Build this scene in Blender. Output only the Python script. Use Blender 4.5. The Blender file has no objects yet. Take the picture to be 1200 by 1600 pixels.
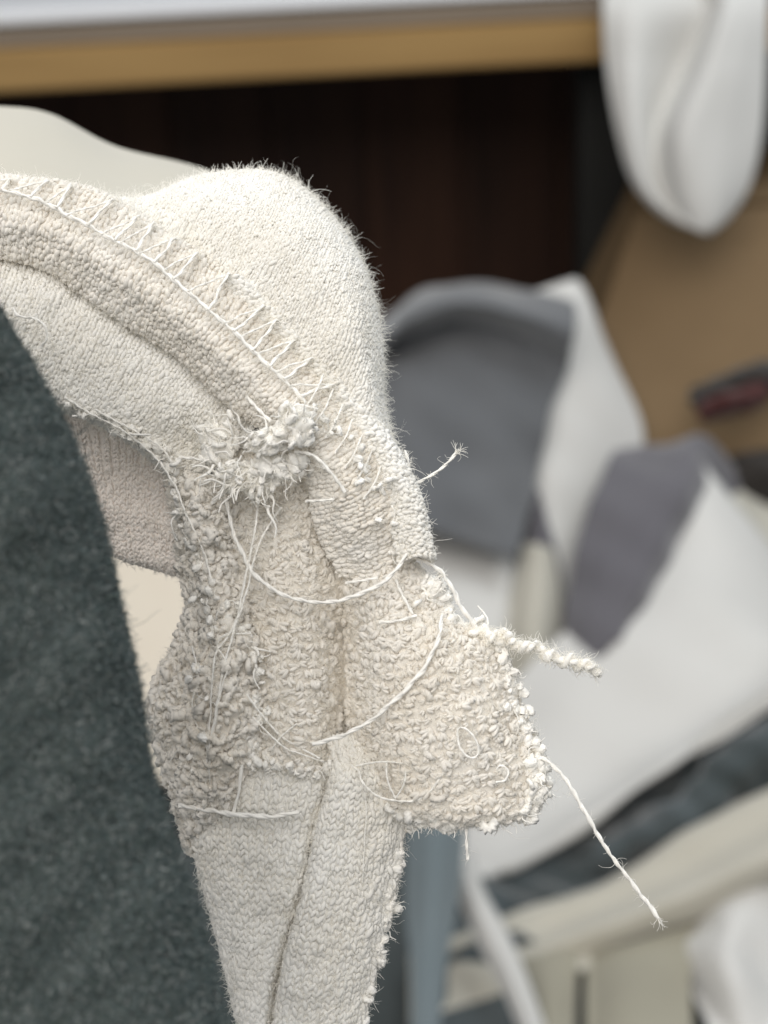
import bpy, math, random
import numpy as np
from mathutils import Vector, Matrix

# ------------------------------------------------------------------ camera, world, lights
rng = np.random.default_rng(7)
random.seed(7)
SC = bpy.context.scene
COL = SC.collection
PITCH, ROLL, HALF = math.radians(-22), math.radians(3.0), math.radians(20)
CAM = np.array([0.0, 0.0, 0.5])
D0 = 0.125                                   # focus distance (axial, metres)
TH = math.tan(HALF)
PX = 2 * D0 * TH / 1600                      # one photo pixel at the focus distance, metres

Fv = np.array([0, math.cos(PITCH), math.sin(PITCH)])
Uv0 = np.array([0, -math.sin(PITCH), math.cos(PITCH)])
Rv0 = np.array([1.0, 0, 0])
Rv = math.cos(ROLL) * Rv0 - math.sin(ROLL) * Uv0
Uv = math.cos(ROLL) * Uv0 + math.sin(ROLL) * Rv0

cam_d = bpy.data.cameras.new('camera')
cam_d.sensor_fit = 'VERTICAL'
cam_d.sensor_height = 18.2
cam_d.lens = 18.2 / 2 / TH
cam_d.clip_start = 0.002
cam_d.clip_end = 60
cam_d.dof.use_dof = True
cam_d.dof.focus_distance = D0
cam_d.dof.aperture_fstop = 13.0
cam_d.dof.aperture_blades = 0
cam = bpy.data.objects.new('camera', cam_d)
COL.objects.link(cam)
M = Matrix(((Rv[0], Uv[0], -Fv[0], CAM[0]), (Rv[1], Uv[1], -Fv[1], CAM[1]), (Rv[2], Uv[2], -Fv[2], CAM[2]), (0, 0, 0, 1)))
cam.matrix_world = M
SC.camera = cam

W = bpy.data.worlds.new("World")
SC.world = W
W.use_nodes = True
W.node_tree.nodes['Background'].inputs[0].default_value = (0.95, 0.97, 1.0, 1)
W.node_tree.nodes['Background'].inputs[1].default_value = 0.27


def area(name, loc, target, size, watts, col):
    l = bpy.data.lights.new(name, 'AREA')
    l.shape = 'RECTANGLE'
    l.size, l.size_y = size
    l.energy = watts
    l.color = col
    o = bpy.data.objects.new(name, l)
    COL.objects.link(o)
    o.location = loc
    d = Vector(target) - Vector(loc)
    o.rotation_euler = d.to_track_quat('-Z', 'Y').to_euler()
    return o


area('window_light', (0.75, 0.75, 1.75), (0.0, 0.35, 0.3), (1.3, 1.0), 16, (0.90, 0.96, 1.0))
area('room_light', (-0.3, -0.85, 1.5), (0.0, 0.2, 0.4), (1.6, 1.6), 28.5, (1.0, 0.965, 0.92))

SC.view_settings.view_transform = 'Standard'
SC.view_settings.look = 'None'
SC.view_settings.exposure = 0.0
SC.view_settings.gamma = 1.0
SC.cycles.use_denoising = True
SC.cycles.max_bounces = 18
SC.cycles.diffuse_bounces = 14
SC.cycles.sample_clamp_indirect = 4


# ------------------------------------------------------------------ helpers
def at(px, py, D):
    """points on the photo's rays at axial depth D (metres)"""
    px, py, D = np.broadcast_arrays(np.asarray(px, float), np.asarray(py, float), np.asarray(D, float))
    X = (px - 600) / 800 * TH
    Y = (800 - py) / 800 * TH
    return CAM + D[..., None] * (Fv + X[..., None] * Rv + Y[..., None] * Uv)


def gz(p):
    """garment space: (photo px, photo py, px-sized height towards the camera) -> world"""
    p = np.asarray(p, float)
    return at(p[..., 0], p[..., 1], D0 - p[..., 2] * PX)


def cr(P, t, axis):
    """Catmull-Rom along one axis of a control array at parameters t in 0..1"""
    P = np.moveaxis(np.asarray(P, float), axis, 0)
    n = P.shape[0]
    E = np.concatenate([[2 * P[0] - P[1]], P, [2 * P[-1] - P[-2]]])
    s = np.clip(np.asarray(t) * (n - 1), 0, n - 1 - 1e-9)
    i = s.astype(int)
    f = (s - i).reshape((-1,) + (1,) * (P.ndim - 1))
    a, b, c, d = E[i], E[i + 1], E[i + 2], E[i + 3]
    out = .5 * ((2 * b) + (c - a) * f + (2 * a - 5 * b + 4 * c - d) * f ** 2 + (3 * b - a - 3 * c + d) * f ** 3)
    return np.moveaxis(out, 0, axis)


def vnoise(p, scale, seed=0):
    """cheap smooth 3-D value noise in -1..1"""
    q = np.asarray(p) * scale + seed * 17.31
    return (np.sin(q[..., 0] * 1.7 + 2.1 * np.sin(q[..., 1] * 1.3 + seed)) * np.cos(q[..., 2] * 1.9 + 1.3 * np.sin(q[..., 0] * 1.1))
            + .6 * np.sin(q[..., 1] * 3.1 + 1.7 * np.sin(q[..., 2] * 2.3 + seed)) + .4 * np.sin(q[..., 0] * 5.3 + q[..., 1] * 4.1 + q[..., 2] * 3.7)) / 2


class Surf:
    """a spline patch: rows x cols of garment-space control points"""

    def __init__(self, rows, conv=gz, nu=140, nv=140, bump=0, bscale=0.02):
        self.c = np.array(rows, float)
        self.conv = conv
        self.nu, self.nv = nu, nv
        us, vs = np.linspace(0, 1, nu), np.linspace(0, 1, nv)
        g = cr(cr(self.c, vs, 0), us, 1)                  # rows = v, cols = u
        if bump:
            g[..., 2] += bump * vnoise(g, bscale, 3)
        self.P = conv(g)                                  # nv, nu, 3 world points
        du = np.gradient(self.P, axis=1)
        dv = np.gradient(self.P, axis=0)
        N = np.cross(du, dv)
        N /= np.linalg.norm(N, axis=-1, keepdims=True) + 1e-12
        k = N[nv // 3, nu // 2]
        self.flip = np.dot(k, CAM - self.P[nv // 3, nu // 2]) < 0
        self.N = -N if self.flip else N

    def sample(self, u, v):
        """bilinear: positions, normals, tangent along u, tangent along v"""
        x = np.clip(u, 0, 1) * (self.nu - 1)
        y = np.clip(v, 0, 1) * (self.nv - 1)
        i = np.minimum(x.astype(int), self.nu - 2)
        j = np.minimum(y.astype(int), self.nv - 2)
        fx, fy = (x - i)[:, None], (y - j)[:, None]

        def bl(A):
            return (A[j, i] * (1 - fx) + A[j, i + 1] * fx) * (1 - fy) + (A[j + 1, i] * (1 - fx) + A[j + 1, i + 1] * fx) * fy
        p = bl(self.P)
        n = bl(self.N)
        tu = self.P[j, i + 1] - self.P[j, i]
        tv = self.P[j + 1, i] - self.P[j, i]

        def nm(a):
            return a / (np.linalg.norm(a, axis=1, keepdims=True) + 1e-12)
        return p, nm(n), nm(tu), nm(tv)

    def faces(self):
        i = np.arange(self.nu - 1)[None, :] + np.arange(self.nv - 1)[:, None] * self.nu
        f = np.stack([i, i + 1, i + 1 + self.nu, i + self.nu], -1).reshape(-1, 4)
        return f[:, ::-1] if self.flip else f

    def scatter(self, n, r=rng):
        A = np.linalg.norm(np.cross(self.P[:-1, 1:] - self.P[:-1, :-1], self.P[1:, :-1] - self.P[:-1, :-1]), axis=-1)
        w = A.ravel() / A.sum()
        k = r.choice(len(w), n, p=w)
        j, i = np.divmod(k, self.nu - 1)
        return (i + r.random(n)) / (self.nu - 1), (j + r.random(n)) / (self.nv - 1)

    def columns(self, width, step, along='v', jitter=.12, lo=0., hi=1.):
        """knit lattice: columns of constant width, stitches of constant step (px)"""
        P = self.P if along == 'v' else np.swapaxes(self.P, 0, 1)
        nvv, nuu = P.shape[:2]
        mid = P[int(nvv * .4)]
        L = np.concatenate([[0], np.cumsum(np.linalg.norm(np.diff(mid, axis=0), axis=1))])
        nc = max(2, int(L[-1] / (width * PX)))
        cs = np.interp((np.arange(nc) + .5) / nc * L[-1], L, np.linspace(0, 1, nuu))
        U, V = [], []
        for k, c in enumerate(cs):
            x = c * (nuu - 1)
            i = min(int(x), nuu - 2)
            f = x - i
            ln = P[:, i] * (1 - f) + P[:, i + 1] * f
            l = np.concatenate([[0], np.cumsum(np.linalg.norm(np.diff(ln, axis=0), axis=1))])
            s = np.arange(l[-1] * lo + (.25 * (k % 2)) * step * PX, l[-1] * hi, step * PX)
            V.append(np.interp(s, l, np.linspace(0, 1, nvv)))
            U.append(np.full(len(s), c))
        U, V = np.concatenate(U), np.concatenate(V)
        if along == 'v':
            return U, V
        return V, U


def mesh_np(name, verts, faces, mat=None, smooth=True):
    me = bpy.data.meshes.new(name)
    verts = np.asarray(verts, np.float32)
    faces = np.asarray(faces, np.int32)
    n, k = faces.shape
    me.vertices.add(len(verts))
    me.vertices.foreach_set('co', verts.ravel())
    me.loops.add(n * k)
    me.loops.foreach_set('vertex_index', faces.ravel())
    me.polygons.add(n)
    me.polygons.foreach_set('loop_start', np.arange(0, n * k, k, dtype=np.int32))
    me.polygons.foreach_set('use_smooth', np.full(n, smooth))
    me.update(calc_edges=True)
    me.validate()
    if mat:
        me.materials.append(mat)
    return me


def add(name, me, parent=None, kind=None, label=None):
    o = bpy.data.objects.new(name, me)
    COL.objects.link(o)
    if parent:
        o.parent = parent
        o.matrix_parent_inverse = Matrix.Translation(parent.matrix_world.translation).inverted()
    if kind:
        o['kind'] = kind
    if label:
        o['label'] = label
    return o


def thing(name, label, cat, loc, group=None):
    o = bpy.data.objects.new(name, None)
    o.empty_display_size = .01
    COL.objects.link(o)
    o.location = [float(x) for x in loc]
    o.matrix_world = Matrix.Translation(Vector(o.location))
    o['label'] = label
    o['category'] = cat
    if group:
        o['group'] = group
    return o


def tag(o, label, cat, group=None):
    o['label'], o['category'] = label, cat
    if group:
        o['group'] = group
    return o


def inst(tv, tf, O, A, B, C):
    """copies of template (tv, tf): v = O + x A + y B + z C"""
    n, m = len(O), len(tv)
    V = O[:, None] + tv[None, :, 0, None] * A[:, None] + tv[None, :, 1, None] * B[:, None] + tv[None, :, 2, None] * C[:, None]
    Fc = tf[None] + (np.arange(n) * m)[:, None, None]
    return V.reshape(-1, 3), Fc.reshape(-1, tf.shape[1])


def ellipsoid(ns=8, nr=5):
    v, f = [], []
    for i in range(nr + 1):
        a = math.pi * i / nr
        a = min(max(a, .12), math.pi - .12)
        for j in range(ns):
            b = 2 * math.pi * j / ns
            v.append((math.sin(a) * math.cos(b), math.cos(a), math.sin(a) * math.sin(b)))
    for i in range(nr):
        for j in range(ns):
            f.append((i * ns + j, i * ns + (j + 1) % ns, (i + 1) * ns + (j + 1) % ns, (i + 1) * ns + j))
    return np.array(v), np.array(f)


def tube(path, rad, ns=6, closed=False):
    """verts, quads for a tube along path (n,3) with radius (scalar or n)"""
    path = np.asarray(path, float)
    n = len(path)
    T = np.gradient(path, axis=0)
    T /= np.linalg.norm(T, axis=1, keepdims=True) + 1e-12
    ref = np.array([.31, .52, .79])
    nrm = np.zeros_like(path)
    p = ref - T[0] * ref.dot(T[0])
    for i in range(n):
        p = p - T[i] * p.dot(T[i])
        p = p / (np.linalg.norm(p) + 1e-12)
        nrm[i] = p
    B = np.cross(T, nrm)
    a = np.linspace(0, 2 * math.pi, ns, endpoint=False)
    r = np.broadcast_to(np.asarray(rad, float), (n,))
    V = path[:, None] + r[:, None, None] * (np.cos(a)[None, :, None] * nrm[:, None] + np.sin(a)[None, :, None] * B[:, None])
    i = (np.arange(n - 1) * ns)[:, None]
    j = np.arange(ns)[None]
    j2 = (j + 1) % ns
    f = np.stack([i + j, i + j2, i + ns + j2, i + ns + j], -1).reshape(-1, 4)
    return V.reshape(-1, 3), f, nrm, B


def loop_template(seg=9, ns=6, r=.36, lean=0.0, open_=0.0, twist=4.2):
    """a terry loop of two-ply yarn rising from z=0 to z~1"""
    t = np.linspace((-.35 + open_) * math.pi, (1.35 - open_) * math.pi, seg + 1)
    p = np.stack([np.cos(t) * .46, .22 * np.sin(t + .6) + lean * np.sin(t), .42 + np.sin(t) * .46], -1)
    _, _, N, B = tube(p, r, 3)
    out = []
    for k in range(2):
        a = t * twist + k * math.pi
        q = p + (np.cos(a)[:, None] * N + np.sin(a)[:, None] * B) * r * .5
        out.append(tube(q, r * (.80 + .12 * np.sin(t * 5 + k)), ns)[:2])
    o = len(out[0][0])
    return np.concatenate([out[0][0], out[1][0]]), np.concatenate([out[0][1], out[1][1] + o])


def wisp_template(bend, seg=7, ns=5, tap=.35):
    t = np.linspace(0, 1, seg + 1)
    p = np.stack([bend * t * t + .10 * np.sin(t * 7), .12 * np.sin(t * 5 + bend * 9), t], -1)
    return tube(p, .075 * (1 - (1 - tap) * t), ns)[:2]


WISPS = [wisp_template(b) for b in (.7, -.55, .25, 1.0)]


def lump_template(seed, n=22, m=15):
    """a small ball of matted cotton: streaky, uneven surface"""
    a = np.linspace(0, 2 * math.pi, n, endpoint=False)
    e = np.linspace(.08, math.pi - .08, m)
    E, A = np.meshgrid(e, a, indexing='ij')
    d = np.stack([np.sin(E) * np.cos(A), np.sin(E) * np.sin(A), np.cos(E)], -1)
    r = 1 + .22 * vnoise(d, 1.6, seed) + .13 * vnoise(d, 4.2, seed + 3) + .07 * np.random.default_rng(seed).normal(0, 1, r_shape(d))
    v = (d * r[..., None]).reshape(-1, 3)
    i = (np.arange(m - 1) * n)[:, None]
    j = np.arange(n)[None]
    f = np.stack([i + j, i + n + j, i + n + (j + 1) % n, i + (j + 1) % n], -1).reshape(-1, 4)
    return v, f


def r_shape(d):
    return d.shape[:2]


LUMPS = [lump_template(q) for q in (3, 8, 15, 21)]


def cotton(w, d, rad, stretch=1.5):
    """matted cotton lumps at w, drawn out along d"""
    k = len(w)
    d = d / np.linalg.norm(d, axis=1, keepdims=True)
    b = np.cross(d, rng.normal(0, 1, (k, 3)))
    b /= np.linalg.norm(b, axis=1, keepdims=True)
    c = np.cross(d, b)
    kind = rng.integers(0, len(LUMPS), k)
    R_ = (np.broadcast_to(rad, (k,)) * PX)[:, None]
    out = []
    for q in range(len(LUMPS)):
        m = kind == q
        if m.sum():
            out.append(inst(*LUMPS[q], w[m], b[m] * R_[m], c[m] * R_[m], d[m] * R_[m] * stretch))
    return join(out)


def wisps(w, d, length, thick=1.0):
    """teased yarn ends: tapered curved strands starting at w along d (length in px, array)"""
    k = len(w)
    d = d / np.linalg.norm(d, axis=1, keepdims=True)
    b = np.cross(d, rng.normal(0, 1, (k, 3)))
    b /= np.linalg.norm(b, axis=1, keepdims=True)
    c = np.cross(d, b)
    kind = rng.integers(0, len(WISPS), k)
    out = []
    for q in range(len(WISPS)):
        m = kind == q
        if m.sum():
            L = (np.broadcast_to(length, (k,))[m] * PX)[:, None]
            out.append(inst(*WISPS[q], w[m], b[m] * L * thick, c[m] * L * thick, d[m] * L))
    return join(out)


ELL = ellipsoid()
LOOPS = [loop_template(), loop_template(r=.40, lean=.25, open_=.12), loop_template(r=.33, lean=-.3), loop_template(r=.44, lean=.1, open_=.22), loop_template(r=.37, lean=-.15, twist=5.5)]


def join(parts):
    V, Fc, o = [], [], 0
    for v, f in parts:
        V.append(v)
        Fc.append(f + o)
        o += len(v)
    return np.concatenate(V), np.concatenate(Fc)


def knit(s, width, step, along='v', h=.42, tilt=24, jit=.1, lo=0., hi=1., fat=.33):
    """V-shaped jersey stitches as real geometry on a patch"""
    U, V = s.columns(width, step, along, lo=lo, hi=hi)
    p, n, tu, tv = s.sample(U, V)
    t, a = (tv, tu) if along == 'v' else (tu, tv)
    a = np.cross(t, n)
    a /= np.linalg.norm(a, axis=1, keepdims=True) + 1e-12
    k = len(p)
    out = []
    for sg in (-1, 1):
        an = math.radians(tilt) * sg + rng.normal(0, .16, k)
        dr = t * np.cos(an)[:, None] + a * np.sin(an)[:, None]
        cr_ = np.cross(dr, n)
        j = rng.normal(0, jit, (k, 3)) * width * PX
        sc = 1 + rng.normal(0, .14, k)
        o = p + a * (sg * .25 * width * PX) + j * .5 + n * (.06 * width * PX) + n * (rng.normal(0, .07, k) * width * PX)[:, None]
        dr2 = dr + n * rng.normal(.0, .18, k)[:, None]
        out.append(inst(ELL[0], ELL[1], o, cr_ * (fat * width * PX * sc)[:, None], dr2 * (.72 * step * PX * sc)[:, None], n * (h * width * PX * sc)[:, None]))
    return join(out)


def pile(s, size, dens=1.0, hgt=1.0, lo=None, k=1.0):
    """terry loops as real geometry, dart-thrown over a patch"""
    A = np.linalg.norm(np.cross(s.P[:-1, 1:] - s.P[:-1, :-1], s.P[1:, :-1] - s.P[:-1, :-1]), axis=-1).sum()
    n = int(A / (size * PX) ** 2 * 9)
    U, V = s.scatter(n)
    if lo:
        m = (U > lo[0]) & (U < lo[1])
        U, V = U[m], V[m]
        n = len(U)
    p, nn, tu, tv = s.sample(U, V)
    md = (size * PX * .66 / dens) ** 2
    keep = []
    cell = {}
    g = size * PX
    for i in range(n):
        c = tuple((p[i] / g).astype(int))
        ok = True
        for dx in (-1, 0, 1):
            for dy in (-1, 0, 1):
                for dz in (-1, 0, 1):
                    for q in cell.get((c[0] + dx, c[1] + dy, c[2] + dz), ()):
                        d = p[q] - p[i]
                        if d.dot(d) < md:
                            ok = False
                            break
                    if not ok: break
                if not ok: break
            if not ok: break
        if ok:
            keep.append(i)
            cell.setdefault(c, []).append(i)
    keep = np.array(keep)
    return loops_at(p[keep], nn[keep], size * k, hgt)


def nubs(s, width, step, lo=(0, 1)):
    """reverse-terry: rows of small rounded yarn bumps, two per stitch, uneven"""
    U, V = s.columns(width, step, 'v')
    m = (U > lo[0]) & (U < lo[1])
    p, n, tu, tv = s.sample(U[m], V[m])
    a = np.cross(tv, n)
    k = len(p)
    p = p + n * (vnoise(p, 1100, 4) * .10 * width * PX)[:, None] + (tu + tv) * (vnoise(p, 1700, 6) * .12 * width * PX)[:, None]
    out = []
    for sg in (-1, 1):
        an = math.radians(48) * sg + rng.normal(0, .38, k)
        d = tv * np.cos(an)[:, None] + a * np.sin(an)[:, None] + n * rng.normal(0, .35, k)[:, None]
        d /= np.linalg.norm(d, axis=1, keepdims=True)
        c = np.cross(d, n)
        c /= np.linalg.norm(c, axis=1, keepdims=True)
        b = np.cross(c, d)
        sc = np.exp(rng.normal(0, .17, k)) * width * PX
        o = p + a * (sg * .25 * width * PX) + rng.normal(0, .10, (k, 3)) * width * PX + n * (.10 * width * PX)
        for st in (-1, 1):                               # two plies side by side
            o2 = o + c * (st * .10 * sc)[:, None]
            d2 = d + c * (st * .22)
            out.append(inst(ELL[0], ELL[1], o2, c * (.17 * sc)[:, None], d2 * (.37 * sc)[:, None], b * (.23 * sc)[:, None]))
    return join(out)


def loops_at(p, nn, size, hgt=1.0, spread=.35, axis=None):
    k = len(p)
    out = []
    kind = rng.integers(0, len(LOOPS), k)
    r = rng.normal(0, 1, (k, 3))
    n2 = nn + spread * r
    n2 /= np.linalg.norm(n2, axis=1, keepdims=True)
    b = np.cross(n2, rng.normal(0, 1, (k, 3)))
    if axis is not None:
        b = axis - n2 * (axis * n2).sum(1)[:, None]
    b /= np.linalg.norm(b, axis=1, keepdims=True) + 1e-12
    c = np.cross(n2, b)
    sc = size * PX * np.exp(rng.normal(0, .24, k)) * .80
    for q in range(len(LOOPS)):
        m = kind == q
        if m.sum() == 0: continue
        out.append(inst(LOOPS[q][0], LOOPS[q][1], p[m] - nn[m] * sc[m, None] * .25, b[m] * sc[m, None], c[m] * sc[m, None], n2[m] * (sc[m] * hgt)[:, None]))
    return join(out)


def hairs(name, starts, dirs, length, rad, mat, parent, seg=6, curl=.5, droop=0.0):
    """thin fibres as a hair-curves object; length in px (array), rad in px"""
    k = len(starts)
    pts = np.zeros((k, seg, 3))
    d = dirs / (np.linalg.norm(dirs, axis=1, keepdims=True) + 1e-12)
    p = starts.copy()
    L = np.broadcast_to(np.asarray(length, float), (k,)) * PX / (seg - 1)
    w = rng.normal(0, 1, (k, 3)) * curl
    for i in range(seg):
        pts[:, i] = p
        p = p + d * L[:, None]
        w = w * .7 + rng.normal(0, 1, (k, 3)) * curl * .7
        d = d + w * .6
        d[:, 2] -= droop
        d /= np.linalg.norm(d, axis=1, keepdims=True) + 1e-12
    cu = bpy.data.hair_curves.new(name)
    cu.add_curves([seg] * k)
    cu.position_data.foreach_set('vector', pts.astype(np.float32).ravel())
    ra = cu.attributes.get('radius') or cu.attributes.new('radius', 'FLOAT', 'POINT')
    tap = np.linspace(1, .45, seg)[None, :] * np.broadcast_to(np.asarray(rad, float), (k,))[:, None] * PX
    ra.data.foreach_set('value', tap.astype(np.float32).ravel())
    cu.materials.append(mat)
    o = add(name, cu, parent, 'stuff')
    return o


def fuzz(s, n, length, rad, mat, parent, curl=.5, up=.6, name='fuzz', lift=4):
    if name == 'fuzz':
        n, length = int(n * .45), length * .6
    U, V = s.scatter(n)
    p, nn, tu, tv = s.sample(U, V)
    d = nn * up + rng.normal(0, .55, (n, 3))
    L = length * np.exp(rng.normal(0, .45, n))
    return hairs(name, p + nn * lift * PX, d, L, rad, mat, parent, curl=curl)


# ------------------------------------------------------------------ materials
def nodes(m):
    m.use_nodes = True
    nt = m.node_tree
    return nt, nt.nodes['Principled BSDF']


def cloth_mat(name, a, b, scale=300, rough=.9, sheen=.25, sss=0.0, bump=.0, bscale=2500, detail=4, soft=0):
    m = bpy.data.materials.new(name)
    nt, bs = nodes(m)
    tc = nt.nodes.new('ShaderNodeTexCoord')
    nz = nt.nodes.new('ShaderNodeTexNoise')
    nz.inputs['Scale'].default_value = scale
    nz.inputs['Detail'].default_value = detail
    nt.links.new(tc.outputs['Object'], nz.inputs['Vector'])
    rp = nt.nodes.new('ShaderNodeValToRGB')
    rp.color_ramp.elements[0].position = .3
    rp.color_ramp.elements[1].position = .7
    rp.color_ramp.elements[0].color = (*a, 1)
    rp.color_ramp.elements[1].color = (*b, 1)
    nt.links.new(nz.outputs['Fac'], rp.inputs['Fac'])
    nt.links.new(rp.outputs['Color'], bs.inputs['Base Color'])
    bs.inputs['Roughness'].default_value = rough
    bs.inputs['Specular IOR Level'].default_value = .25
    bs.inputs['Sheen Weight'].default_value = sheen
    bs.inputs['Sheen Roughness'].default_value = .5
    if sss:
        bs.inputs['Subsurface Weight'].default_value = sss
        bs.inputs['Subsurface Radius'].default_value = (1, .9, .75)
        bs.inputs['Subsurface Scale'].default_value = .0006
    if bump:
        n2 = nt.nodes.new('ShaderNodeTexNoise')
        n2.inputs['Scale'].default_value = bscale
        n2.inputs['Detail'].default_value = 6
        n2.inputs['Roughness'].default_value = .7
        nt.links.new(tc.outputs['Object'], n2.inputs['Vector'])
        bp = nt.nodes.new('ShaderNodeBump')
        bp.inputs['Strength'].default_value = bump
        bp.inputs['Distance'].default_value = 1.0 / bscale
        nt.links.new(n2.outputs['Fac'], bp.inputs['Height'])
        nt.links.new(bp.outputs['Normal'], bs.inputs['Normal'])
    if soft:                                             # loose yarn lets some light through
        tr = nt.nodes.new('ShaderNodeBsdfTranslucent')
        mx = nt.nodes.new('ShaderNodeMixShader')
        mx.inputs[0].default_value = soft
        nt.links.new(rp.outputs['Color'], tr.inputs['Color'])
        nt.links.new(bs.outputs[0], mx.inputs[1])
        nt.links.new(tr.outputs[0], mx.inputs[2])
        nt.links.new(mx.outputs[0], nt.nodes['Material Output'].inputs['Surface'])
    return m


def fibre_mat(name, cols, rough=.7, soft=False):
    m = bpy.data.materials.new(name)
    nt, bs = nodes(m)
    hi = nt.nodes.new('ShaderNodeHairInfo')
    rp = nt.nodes.new('ShaderNodeValToRGB')
    while len(rp.color_ramp.elements) < len(cols):
        rp.color_ramp.elements.new(.5)
    for i, c in enumerate(cols):
        rp.color_ramp.elements[i].position = i / max(1, len(cols) - 1)
        rp.color_ramp.elements[i].color = (*c, 1)
    nt.links.new(hi.outputs['Random'], rp.inputs['Fac'])
    nt.links.new(rp.outputs['Color'], bs.inputs['Base Color'])
    bs.inputs['Roughness'].default_value = rough
    bs.inputs['Specular IOR Level'].default_value = .3
    if soft:                                             # thin fibres let light through
        tr = nt.nodes.new('ShaderNodeBsdfTranslucent')
        mx = nt.nodes.new('ShaderNodeMixShader')
        mx.inputs[0].default_value = .35
        nt.links.new(rp.outputs['Color'], tr.inputs['Color'])
        nt.links.new(bs.outputs[0], mx.inputs[1])
        nt.links.new(tr.outputs[0], mx.inputs[2])
        nt.links.new(mx.outputs[0], nt.nodes['Material Output'].inputs['Surface'])
    return m


CREAM = cloth_mat('cream_terry', (.81, .76, .68), (.88, .85, .80), 120, bump=.7, bscale=9000)
CREAM_KNIT = cloth_mat('cream_knit', (.78, .755, .70), (.845, .835, .805), 110, bump=.3, bscale=9000)
THREAD = cloth_mat('white_thread', (.90, .88, .83), (.94, .92, .88), 400, rough=.6, sheen=.3, bump=.3, bscale=12000)
LINT = fibre_mat('cream_fibre', [(.95, .92, .86), (.96, .94, .89), (.93, .90, .83)], soft=True)
WOOL = cloth_mat('charcoal_wool', (.045, .056, .055), (.085, .10, .097), 900, bump=.9, bscale=2500, sheen=.1)
WOOLF = fibre_mat('wool_fibre', [(.042, .06, .062), (.08, .108, .108), (.135, .165, .165), (.07, .095, .085), (.32, .345, .34)])

# ------------------------------------------------------------------ setting: floor
fl = cloth_mat('floor_paint', (.035, .045, .047), (.06, .07, .07), 6)
v = np.array([(-6, -3, 0), (6, -3, 0), (6, 9, 0), (-6, 9, 0)], float)
add('floor', mesh_np('floor', v, np.array([[0, 1, 2, 3]]), fl), kind='structure')


# ------------------------------------------------------------------ background cloths
def sheet(name, rows, mat, label, cat, thick=.003, wr=.004, wsc=14, group=None, n=60, parent=None, seed=1):
    """a cloth from a grid of (photo px, photo py, axial depth in m)"""
    def conv(g):
        Y = (800 - g[..., 1]) / 800 * TH
        X = (g[..., 0] - 600) / 800 * TH
        dz = Fv[2] + X * Rv[2] + Y * Uv[2]
        Df = np.where(dz < -1e-3, -(CAM[2] - .012) / np.minimum(dz, -1e-3), 1e3)
        return at(g[..., 0], g[..., 1], np.minimum(g[..., 2], Df))
    s = Surf(rows, conv, n, n)
    P = s.P + s.N * (vnoise(s.P, wsc, seed) * wr)[..., None]
    o = P.reshape(-1, 3)
    b = (P - s.N * thick).reshape(-1, 3)
    f = s.faces()
    nn = len(o)
    i = np.arange(s.nu)
    bd = np.concatenate([i, np.arange(1, s.nv) * s.nu + s.nu - 1, (s.nv - 1) * s.nu + i[::-1][1:], (np.arange(s.nv - 2, 0, -1)) * s.nu])
    b2 = np.roll(bd, -1)
    rim = np.stack([bd, bd + nn, b2 + nn, b2], -1)
    if s.flip:
        rim = rim[:, ::-1]
    V = np.concatenate([o, b])
    org = P.reshape(-1, 3).mean(0)
    org[2] = V[:, 2].min()
    me = mesh_np(name, V - org, np.concatenate([f, f[:, ::-1] + nn, rim]), mat)
    ob = add(name, me)
    ob.location = org
    if label:
        tag(ob, label, cat, group)
    return ob


GREY = cloth_mat('grey_cloth', (.115, .12, .128), (.145, .15, .158), 20, sheen=.5)
GREYV = cloth_mat('mauve_grey_cloth', (.12, .115, .13), (.145, .14, .155), 20, sheen=.4)
BLUEG = cloth_mat('blue_grey_cloth', (.15, .185, .20), (.18, .215, .23), 20, sheen=.3)
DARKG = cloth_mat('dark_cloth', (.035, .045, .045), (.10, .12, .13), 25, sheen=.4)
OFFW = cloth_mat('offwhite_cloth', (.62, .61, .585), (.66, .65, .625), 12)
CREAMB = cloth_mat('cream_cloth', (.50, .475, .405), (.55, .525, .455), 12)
SHADED_CREAM = cloth_mat('shade_toned_cream_cloth', (.30, .28, .22), (.36, .34, .27), 12)  # cream cloth with the rolled strip's shade put into its colour
WARM = cloth_mat('warm_cream_cloth', (.72, .64, .53), (.75, .68, .57), 12)

# grey folded cloth standing up in the middle of the pile
sheet('grey_cloth', [
    [(560, 560, 1.00), (640, 500, 1.00), (720, 460, 1.01), (810, 465, 1.01), (905, 480, 1.00)],
    [(560, 540, .985), (630, 470, .985), (700, 439, .985), (800, 446, .985), (893, 452, .985)],
    [(560, 555, .915), (630, 505, .91), (710, 472, .91), (800, 486, .91), (898, 510, .92)],
    [(560, 570, .945), (640, 530, .95), (720, 508, .95), (800, 520, .95), (885, 580, .94)],
    [(560, 610, .93), (640, 580, .93), (720, 560, .93), (790, 580, .93), (858, 650, .93)],
    [(560, 720, .91), (640, 700, .91), (710, 700, .91), (780, 720, .91), (838, 760, .92)],
    [(560, 800, .89), (640, 822, .89), (690, 835, .89), (740, 850, .89), (805, 872, .89)],
], GREY, 'slate grey knit cloth folded over, standing in the pile beside the terry garment', 'cloth', wr=.0055, wsc=22, n=90)
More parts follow.
